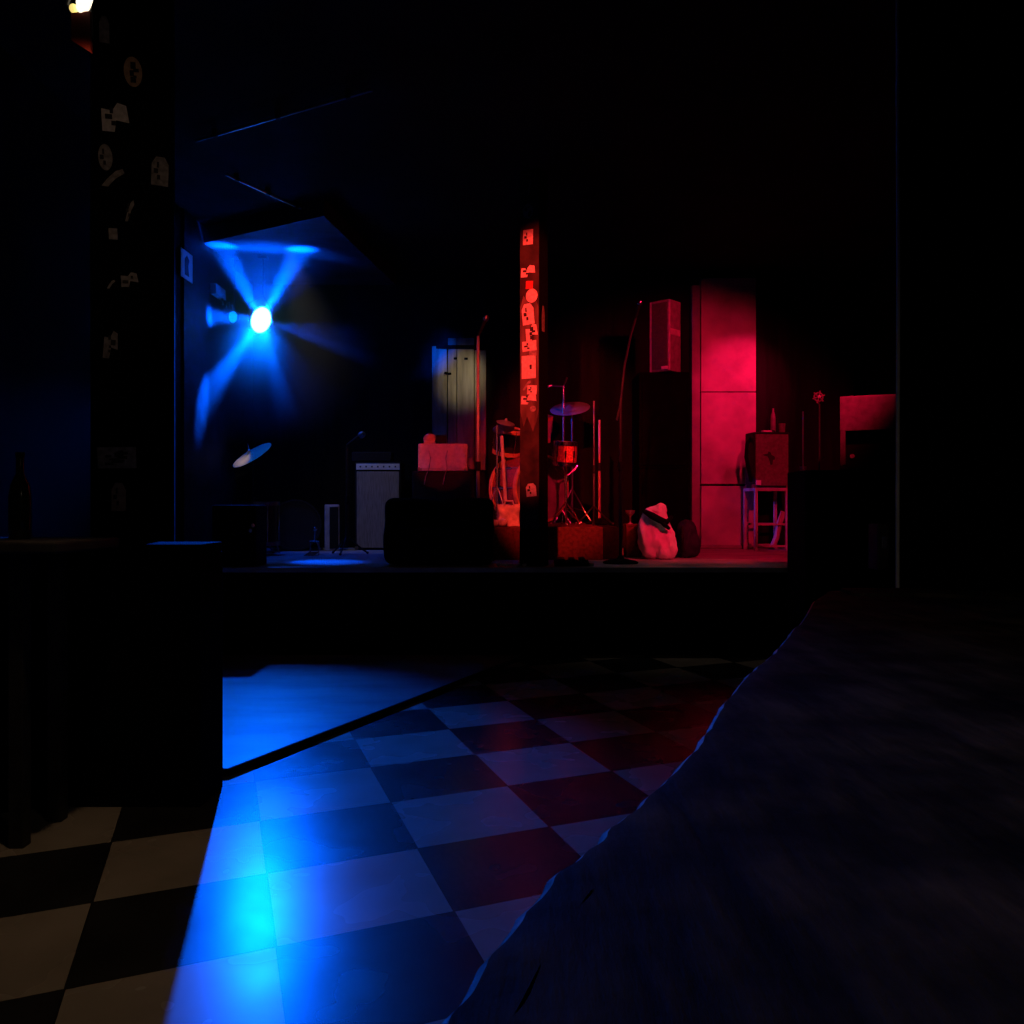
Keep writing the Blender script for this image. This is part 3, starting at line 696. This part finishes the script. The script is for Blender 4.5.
b = B(); merge(b, sack(.20,.16,.26,4.1,.04,.6), T((.055,-.06,.0))); obj('lower_fold', b, 'bag_white', sk, True)
b = B(); merge(b, sack(.15,.13,.13,2.2,.05,.5), T((-.02,-.02,.37)) @ R('Y',24)); obj('gathered_top', b, 'bag_white', sk, True)
b = B(); tube(b, [(-.13,-.05,.42),(-.08,-.125,.385),(-.01,-.15,.345),(.05,-.14,.33),(.10,-.09,.37)], [.02,.03,.03,.022,.016], 10); tube(b, [(-.01,-.15,.345),(.03,-.155,.30),(.07,-.14,.27)], [.022,.02,.014], 10)
obj('strap', b, 'black_dead', sk, True)
bk = thing('backpack', 'small navy backpack behind the white cloth bag', 'bag', (X(687,7.7),7.7,STZ))
b = B(); merge(b, sack(.24,.2,.34,6.0,0,.6)); obj('body', b, 'bag_navy', bk, True)
b = B(); tube(b, [(-.06,-.08,.28),(-.07,-.14,.18),(-.06,-.11,.06)], .014, 8); obj('strap', b, 'black', bk, True)
bx = thing('storage_box', 'dark red box beside the white cloth bag at the end of the riser', 'box', (X(634,7.75),7.75,STZ))
b = B(); box(b, (0,.1,.14), (.14,.2,.28), bev=.008); obj('body', b, 'riser_red', bx)
b = B(); box(b, (0,.1,.29), (.146,.206,.022), bev=.005); obj('lid', b, 'riser_red', bx)
gl = thing('drinking_glass', 'stemmed glass standing on the dark red box', 'glass', (X(630.5,7.8),7.82,STZ+.302))
b = B(); lathe(b, [(0,0),(.026,0),(.024,.006),(.006,.012),(.005,.06),(.012,.07)], seg=20); obj('stem', b, 'silver', gl, True)
b = B(); lathe(b, [(.012,.07),(.04,.10),(.046,.125),(.043,.125),(.036,.102),(0,.076)], seg=20); obj('bowl', b, 'silver', gl, True)
b = B(); box(b, (0,0,.06), (.13,.09,.12), bev=.008)
stg = thing('stage_box', 'small dark stage box on the deck by the pale wall panel', 'box', (X(692,9.0),9.05,STZ)); obj('case', b, 'black', stg)
b = B(); lathe(b, [(0,0),(.012,0),(.012,.02),(0,.02)], T((.02,-.045,.07)) @ R('X',90), 12); obj('socket', b, 'chrome', stg, True)

# ------------------------------------------------------------------ right hand amplifier on its stool
Yr = 9.0
fr = thing('steel_stool', 'pale square steel stool under the amplifier at the right of the stage', 'stool', (X(770,Yr),Yr-.05,STZ), 6)
ws = X(786,Yr)-X(754,Yr); hs = Z(488,Yr)-STZ; dp = .3
for sx in (-1,1):
    for sy in (0,1):
        b = B(); box(b, (sx*ws/2,sy*dp,hs/2), (.032,.032,hs), bev=.004); obj('leg', b, 'pinkwood', fr)
b = B(); box(b, (0,dp/2,hs-.016), (ws+.034,dp+.034,.032), bev=.004); obj('seat', b, 'pinkwood', fr)
for zf in (.40,.05):
    for sy in (0,1):
        b = B(); box(b, (0,sy*dp,hs*zf+.01), (ws,.02,.022), bev=.003); obj('rung', b, 'pinkwood', fr)
b = B(); tube(b, [(ws*.42,.02,hs*.62),(ws*.3,.04,hs*.42),(ws*.22,.05,hs*.2),(ws*.1,.05,hs*.06)], .03, 8); obj('brace', b, 'pinkwood', fr, True)
tr, wr, hr = amp('guitar_amplifier', 'dark red lit amplifier with a black splash mark standing on the steel stool', 753, 790.5, 432, 487, Yr, .24, 'rust_grille', 'black', rot=6, zbase=STZ+hs+.001, top_panel=False)
b = B()
sp = [(-.03,.0),(-.075,.012),(-.08,.022),(-.03,.03),(-.02,.055),(.0,.045),(.012,.018),(.045,.0),(.05,-.03),(.03,-.035),(.02,-.085),(.0,-.09),(-.01,-.045)]
prism(b, sp, 0, .002, T((-.02,-.013,hr*.56)) @ FACE_FRONT); obj('splash_mark', b, 'sticker_ink', tr)
b = B(); box(b, (-wr*.38,-.014,.055), (.055,.006,.05), bev=.002); obj('badge', b, 'white', tr, label='white badge in the lower left corner')
b = B(); tube(b, [(-wr*.45,.1,hr-.05),(-wr*.62,.06,hr*.8),(-wr*.68,.03,hr*.55),(-wr*.6,.02,hr*.3),(-wr*.52,.05,hr*.12)], .02, 8)
cb_ = tag(obj('cable', b, 'black_dead', None, True), 'thick black cable looped at the left side of the stool amplifier', 'cable'); cb_.matrix_world = T(tr.location) @ R('Z',6)
b = B(); box(b, (0,0,.008), (.10,.05,.016), R('Z',15), .003); o = tag(obj('folded_paper', b, 'paper'), 'white folded paper lying on the stool amplifier', 'paper'); o.location = (X(768,Yr),Yr+.05,STZ+hs+hr+.004)
b = B(); lathe(b, [(0,0),(.024,0),(.025,.01),(.025,.16),(.02,.2),(.01,.23),(.01,.265),(0,.265)], seg=18); o = tag(obj('bottle', b, 'spk', None, True), 'pale upright bottle on the stool amplifier', 'bottle'); o.location = (X(778,Yr),Yr+.17,STZ+hs+hr+.003)
b = B(); lathe(b, [(0,0),(.03,0),(.036,.1),(.033,.1),(.028,.006),(0,.006)], seg=18); o = tag(obj('cup', b, 'rust_grille', None, True), 'small pale cup right of the bottle on the stool amplifier', 'cup'); o.location = (X(786.5,Yr),Yr+.15,STZ+hs+hr+.003)

# shock mounted microphone
Yk = 6.8
t_, h_ = mic_stand('microphone_stand', 'thin dark stand holding the round shock mount at the right', 819.5, Yk, Z(404,Yk), 'round', r=.006, mat_='lamp_body', clutch=.5)
sm_ = thing('shock_mount', 'round spider shock mount with pale arms on the thin right stand', 'microphone', P(818.5,397,Yk))
b = B(); ringp = [(.034*math.cos(2*PI*k/20),0,.034*math.sin(2*PI*k/20)) for k in range(21)]; tube(b, ringp, .006, 8); obj('ring', b, 'rust_grille', sm_, True)
for k in range(6):
    an = 2*PI*k/6+.3; b = B(); tube(b, [(.012*math.cos(an),-.01,.012*math.sin(an)),(.05*math.cos(an),0,.05*math.sin(an))], .006, 6); obj('arm', b, 'rust_grille', sm_, True)
b = B(); ell(b, (0,-.015,0), .013, sub=2); obj('capsule', b, 'pinkwood', sm_, True)
b = B(); tube(b, [(0,0,-.034),(0,0,-.055)], .006, 8); obj('stem', b, 'lamp_body', sm_, True)

# road cases and open backed amplifier at the right
Yq = 6.05
rc = thing('road_case', 'tall black road case standing in front of the right end of the stage', 'case', (X(787,Yq+.4)+(X(899,Yq)-X(787,Yq+.4)+.1)/2,Yq,0))
wq = X(899,Yq)-X(787,Yq+.4)+.1; hq = Z(470,Yq)
b = B(); box(b, (0,.2,hq/2+.03), (wq,.4,hq-.06), bev=.012); obj('body', b, 'black_dead', rc)
for sx in (-1,1):
    for sy in (.06,.34):
        b = B(); lathe(b, [(0,-.012),(.03,-.012),(.03,.012),(0,.012)], T((sx*wq*.4,sy,.03)) @ R('Y',90), 16); obj('caster', b, 'rubber', rc)
b = B(); box(b, (0,-.003,hq*.55), (.12,.008,.09), bev=.003); obj('latch', b, 'black_dead', rc)
M['oa'] = mat('worn_grey_tolex', (.13,.12,.13), .6, spec=.2, scale=20)
oa = thing('guitar_amplifier', 'open backed amplifier with pale magenta lit panel on the tall road case', 'amplifier', (X(872,Yq+.1),Yq+.1,hq+.001), -23)
wo = X(906,Yq)-X(845,Yq); ho = Z(394,Yq)-hq
b = B(); box(b, (-wo/2+.02,.12,ho/2+.02), (.036,.24,ho-.04), bev=.006); obj('side_panel', b, 'oa', oa)
b = B(); box(b, (wo/2-.02,.12,ho/2+.02), (.036,.24,ho-.04), bev=.006); obj('side_panel', b, 'oa', oa)
b = B(); box(b, (0,.008,ho-.125), (wo-.0,.022,.245), bev=.006); obj('upper_panel', b, 'oa', oa)
b = B(); box(b, (0,.12,ho+.0-.01), (wo,.24,.03), bev=.006); obj('top', b, 'oa', oa)
b = B(); box(b, (.0,.16,ho*.3), (wo-.08,.14,ho*.60-.02), bev=.01); obj('chassis', b, 'black_dead', oa)
b = B(); knob(b, -wo*.25,.088,ho*.50,.014); obj('knob', b, 'pinkwood', oa, True)
b = B(); knob(b, -wo*.31,.088,ho*.20,.018); obj('knob', b, 'pinkwood', oa, True)
b = B(); box(b, (-wo*.12,.087,ho*.48), (.02,.008,.03), bev=.002); box(b, (-wo*.06,.087,ho*.48), (.02,.008,.03), bev=.002); obj('socket', b, 'dark_chrome', oa)
b = B(); box(b, (0,.12,-.0+.012), (wo,.24,.024), bev=.004); obj('bottom', b, 'black', oa)
b = B(); tube(b, [(0,0,.06),(0,0,.72)], .012, 8); tube(b, [(0,0,0),(0,0,.06)], .05, 16)
pr = tag(obj('stand_pole', b, 'dark_chrome', None, True), 'plain upright steel pole on the road case left of the thin stand', 'pole'); pr.location = (X(803,Yq+.3),Yq+.3,hq+.001)
bpy.data.objects['stand_pole'].scale = (.45,.45,.62)
# switch box on the right wall
sw = thing('switch_box', 'small dark switch box at the corner of the right wall', 'box', (xr-.025,yr+.13,Z(548,yr)))
b = B(); box(b, (-.002,0,.0), (.05,.10,.20), bev=.006); obj('case', b, 'left_table', sw)
b = B(); box(b, (-.0,-.053,.02), (.02,.008,.05), bev=.002); obj('switch', b, 'dark_chrome', sw)

# ------------------------------------------------------------------ ceiling pipes
def pipe(label, p0, p1, zz, r=.012):
    t = thing('conduit_pipe', label, 'pipe', (p0[0],p0[1],zz), group=None)
    d = Vector((p1[0]-p0[0],p1[1]-p0[1],0))
    b = B(); tube(b, [(0,0,0),d*.5,d], r, 10); obj('tube', b, 'silver', t, True)
    for u in (.12,.5,.88):
        b = B(); box(b, d*u+Vector((0,0,.015)), (.035,.035,(CEIL-zz)*.98+.012), bev=.004); obj('bracket', b, 'black', t)
zz = CEIL-.045; dzz = zz-H
def CP(px, py): Y = F*dzz/(HOR-py); return (X(px,Y), Y)
pipe('long ceiling conduit running from the wide left post toward the middle', CP(196,141), CP(372,90), zz, .010)
pipe('shorter ceiling conduit above the blue lamp', CP(226,174.5), CP(305,210.5), zz, .010)

# ------------------------------------------------------------------ lamps
YL = 8.35; LP = P(261,320,YL)
def add_light(kind, name, loc, power, color, target=None, size=45, blend=.3, radius=.05, parent=None):
    l = bpy.data.lights.new(name, kind); l.energy = power; l.color = color
    if kind in ('SPOT','POINT'): l.shadow_soft_size = radius
    if kind == 'SPOT': l.spot_size = math.radians(size); l.spot_blend = blend
    o = bpy.data.objects.new(name, l); C.objects.link(o); o.location = loc
    if target is not None: o.rotation_euler = (Vector(target)-Vector(loc)).to_track_quat('-Z','Y').to_euler()
    return o
aim = Vector((-1.4,3.3,.0))
ld = (aim-LP).normalized()
lm = thing('stage_lamp', 'round stage lamp shining bright blue at the upper left of the stage', 'lamp', LP+Vector((0,.0,0)))
q = align((Vector((0,0,H))-LP).normalized()) @ Matrix.Diagonal((.72,1,1,1))
b = B(); lathe(b, [(0,-.30),(.07,-.30),(.12,-.26),(.135,-.02),(.15,.0),(.15,.03),(.135,.03),(.130,-.01)], q, 40); obj('housing', b, 'lamp_body', lm, True)
b = B(); lathe(b, [(0,.006),(.06,.004),(.125,-.008),(.125,-.016),(0,-.016)], q, 40); obj('lens', b, 'lamp_lens', lm, True)
hz = SOF-LP.z
b = B(); tube(b, [q @ Vector((.16,0,-.1)), q @ Vector((.17,0,-.1))+Vector((0,0,.12)), Vector((0,.08,.26)), q @ Vector((-.17,0,-.1))+Vector((0,0,.12)), q @ Vector((-.16,0,-.1))], .009, 8)
tube(b, [(0,.08,.26),(0,.08,hz)], .012, 10); obj('yoke', b, 'lamp_body', lm, True)
b = B(); box(b, (0,.08,hz-.012), (.09,.09,.024), bev=.004); obj('clamp', b, 'lamp_body', lm)
sl = thing('stage_lamp', 'small dim cyan lamp just left of the bright blue lamp', 'lamp', P(233,317,YL+.05))
b = B(); lathe(b, [(0,-.14),(.04,-.14),(.055,-.1),(.06,.0),(.05,.0),(.05,-.02)], align((.2,-1,-.15)), 24); obj('housing', b, 'lamp_body', sl, True)
b = B(); ell(b, (0,-.004,0), (.042,.012,.058), sub=3); obj('lens', b, 'led_small', sl, True)
b = B(); hz2 = SOF-P(233,317,YL).z; tube(b, [(0,.06,.03),(0,.06,hz2)], .01, 8); box(b, (0,.06,hz2-.01), (.06,.06,.02)); obj('hanger', b, 'lamp_body', sl, True)
# rig bits near the lamp on the side wall
rb = thing('cable_bracket', 'grey bracket box with hanging clips on the wall left of the blue lamp', 'bracket', (-2.88,8.28,Z(292,8.28)))
b = B(); box(b, (.03,0,0), (.06,.28,.10), bev=.006); obj('box', b, 'pinkwood', rb)
for k in range(4):
    b = B(); tube(b, [(.05,.05+.1*k,-.04),(.06,.05+.1*k,-.08-.01*k),(.055,.06+.1*k,-.11)], .008, 8); obj('clip', b, 'chrome', rb, True)

BLUE = (0.0,.105,1.0)
src = LP+(q @ Vector((0,0,.05)))
add_light('SPOT', 'blue_lamp_light', src, 1500, BLUE, aim, 46, 1.0, .035)
# the lamp throws separate beams out of its lens ring
def beam(px, py, dy, power, size, col=(0,.075,1)):
    tgt = P(px, py, YL)+Vector((0,dy,0)); add_light('SPOT', 'blue_lamp_beam', LP+(q @ Vector((0,0,.045))), power, col, tgt, size, 1.0, .03)
for px, py, dy, pw, sz in ((213,412,-.4,4600,19),(298,412,-.5,1100,15),(322,226,-.2,5000,21),(220,228,-.35,4200,23),(380,328,1.0,7000,22),(150,322,-.45,1500,26),(262,226,.25,900,110),(262,420,.3,70,110)):
    beam(px, py, dy, pw, sz)
beam(538,416,.3,500,11)

# haze around the lamp
hm_ = bpy.data.materials.new('stage_haze'); hm_.use_nodes = True
nt = hm_.node_tree; N = nt.nodes; Lk = nt.links
for n_ in list(N):
    if n_.type != 'OUTPUT_MATERIAL': N.remove(n_)
out = [n_ for n_ in N if n_.type == 'OUTPUT_MATERIAL'][0]
vs = N.new('ShaderNodeVolumeScatter'); vs.inputs['Color'].default_value = (1,1,1,1); vs.inputs['Anisotropy'].default_value = .1
tc = N.new('ShaderNodeTexCoord'); ln = N.new('ShaderNodeVectorMath'); ln.operation = 'LENGTH'; Lk.new(tc.outputs['Object'], ln.inputs[0])
mr = N.new('ShaderNodeMapRange'); mr.interpolation_type = 'SMOOTHSTEP'; mr.inputs['From Min'].default_value = .0; mr.inputs['From Max'].default_value = 1.3; mr.inputs['To Min'].default_value = .38; mr.inputs['To Max'].default_value = 0
Lk.new(ln.outputs['Value'], mr.inputs['Value']); Lk.new(mr.outputs[0], vs.inputs['Density']); Lk.new(vs.outputs[0], out.inputs['Volume'])
b = B(); bmesh.ops.create_icosphere(b, subdivisions=4, radius=1.3)
hz_ = tag(obj('haze', b, hm_, None, True), 'thin smoke haze glowing blue around the stage lamp', 'haze', kind='stuff'); hz_.location = LP+Vector((0,-.1,0))

# warm lamp, top left
Yw_ = 2.6
wl = thing('wall_lamp', 'warm cream globe lamp with red back plate at the top left', 'lamp', P(85,-4,Yw_))
b = B(); ell(b, (0,0,0), (.023,.023,.058), R('Y',12)); obj('globe', b, 'bulb', wl, True)
b = B(); ell(b, P(73.5,8.5,Yw_)-P(85,-4,Yw_), (.012,.012,.0135)); obj('small_bulb', b, 'bulb_small', wl, True)
p0 = P(85,-4,Yw_)
b = B(); pol = [(72,14),(91,12),(91.5,53),(82,47),(72,41)]
prism(b, [((P(*k,Yw_)-p0).x, (P(*k,Yw_)-p0).z) for k in pol], -.006, .006, FACE_FRONT); obj('back_plate', b, 'red_plate', wl)
b = B(); tube(b, [(0,0,.05),(0,.03,.12),(-.02,.04,.3),(-.02,.04,CEIL-p0.z)], .008, 8); tube(b, [(-.055,0,-.03),(-.05,.03,.06),(0,.03,.12)], .006, 8); obj('arm', b, 'lamp_body', wl, True)
b = B(); tube(b, [(-.02,.042,.2),(.0,.042,-.1)], .006, 8); obj('plate_hanger', b, 'lamp_body', wl, True)
WARM = (1,.62,.36)
add_light('SPOT', 'warm_lamp_light', p0+Vector((.06,-.12,-.30)), 13, WARM, (-1.6,2.3,0), 66, .7, .03)
add_light('SPOT', 'warm_lamp_light', p0+Vector((.05,-.1,-.25)), 1.7, WARM, (-1.65,3.75,2.4), 90, .9, .03)

# red stage lights
RED = (1,.035,.022); MAG = (1,.006,.045)
RL = Vector((-.3,3.4,3.6)); az = math.radians(9.2); el = math.radians(-21)
add_light('SPOT', 'red_front_light', RL, 1050, RED, RL+Vector((math.sin(az)*math.cos(el), math.cos(az)*math.cos(el), math.sin(el))), 33, .4, .04).scale = (.60,1,1)
add_light('SPOT', 'red_front_light', (-1.0,4.6,3.55), 330, (1,.022,.014), (X(443,8.7),8.7,Z(456,8.7)), 8.6, .35, .03)  # narrow red spot added to brighten only the small amplifier
ML = Vector((2.3,4.6,3.3))
add_light('SPOT', 'magenta_side_light', ML, 430, MAG, (1.9,8.5,1.6), 55, .5, .05)
# wash lamp at the right of the pale panel
pc = Vector((3.1,8.55,3.25)); pt = Vector((2.5,9.4,2.4)); pa = thing('stage_lamp', 'black wash lamp hanging at the right of the pale wall panel', 'lamp', pc)
qq = align(pt-pc)
b = B(); lathe(b, [(0,-.22),(.05,-.22),(.09,-.17),(.10,0),(.09,0),(.085,-.03),(0,-.03)], qq, 28); obj('housing', b, 'black_dead', pa, True)
b = B(); tube(b, [(0,0,.10),(0,0,CEIL-pc.z)], .012, 8); tube(b, [(0,0,.1),(.11,0,.03),(.11,0,-.02)], .008, 8); obj('yoke', b, 'black_dead', pa, True)
add_light('SPOT', 'magenta_wash_light', pc+(qq @ Vector((0,0,.02))), 150, (1,.004,.07), pt, 62, 1.0, .05)
# added warm fill spots for plywood, amplifier, cymbal glint and deck; no fixtures
add_light('SPOT', 'fill_spot', (-.45,7.6,3.45), 62, (1,.82,.5), (-.54,9.45,2.55), 20, 1.0, .05)
add_light('SPOT', 'fill_spot', (-1.9,7.2,3.4), 22, (1,.88,.75), (-1.6,9.0,1.2), 40, .9, .05)
add_light('SPOT', 'fill_spot', (-2.1,5.6,2.3), 330, (1,.80,.5), P(241,459,8.35), 4, .8, .03)
add_light('SPOT', 'fill_spot', (1.4,6.9,3.5), 9, (1,.8,.7), (1.35,6.85,.67), 42, .9, .06)
# warm fill added above the counter; no lamp hangs there
add_light('SPOT', 'counter_fill', (1.0,.2,2.2), 8, (1,.78,.58), (.9,1.5,.8), 110, 1.0, .15)

# ------------------------------------------------------------------ camera, world
w = bpy.data.worlds.new('World'); bpy.context.scene.world = w; w.use_nodes = True
w.node_tree.nodes['Background'].inputs[0].default_value = (.0003,.0003,.0005,1); w.node_tree.nodes['Background'].inputs[1].default_value = 1
cam = bpy.data.cameras.new('Camera'); co = bpy.data.objects.new('Camera', cam); C.objects.link(co)
cam.sensor_width = 36; cam.lens = F/1024*36; cam.shift_y = -(512-HOR)/1024; cam.clip_start = .02
co.location = (0,0,H); co.rotation_euler = (PI/2,0,0)
S = bpy.context.scene; S.camera = co
S.view_settings.view_transform = 'Standard'; S.view_settings.look = 'None'; S.view_settings.exposure = 0; S.view_settings.gamma = 1; S.view_settings.use_curve_mapping = False
S.cycles.use_denoising = True
S.cycles.volume_step_rate = .6
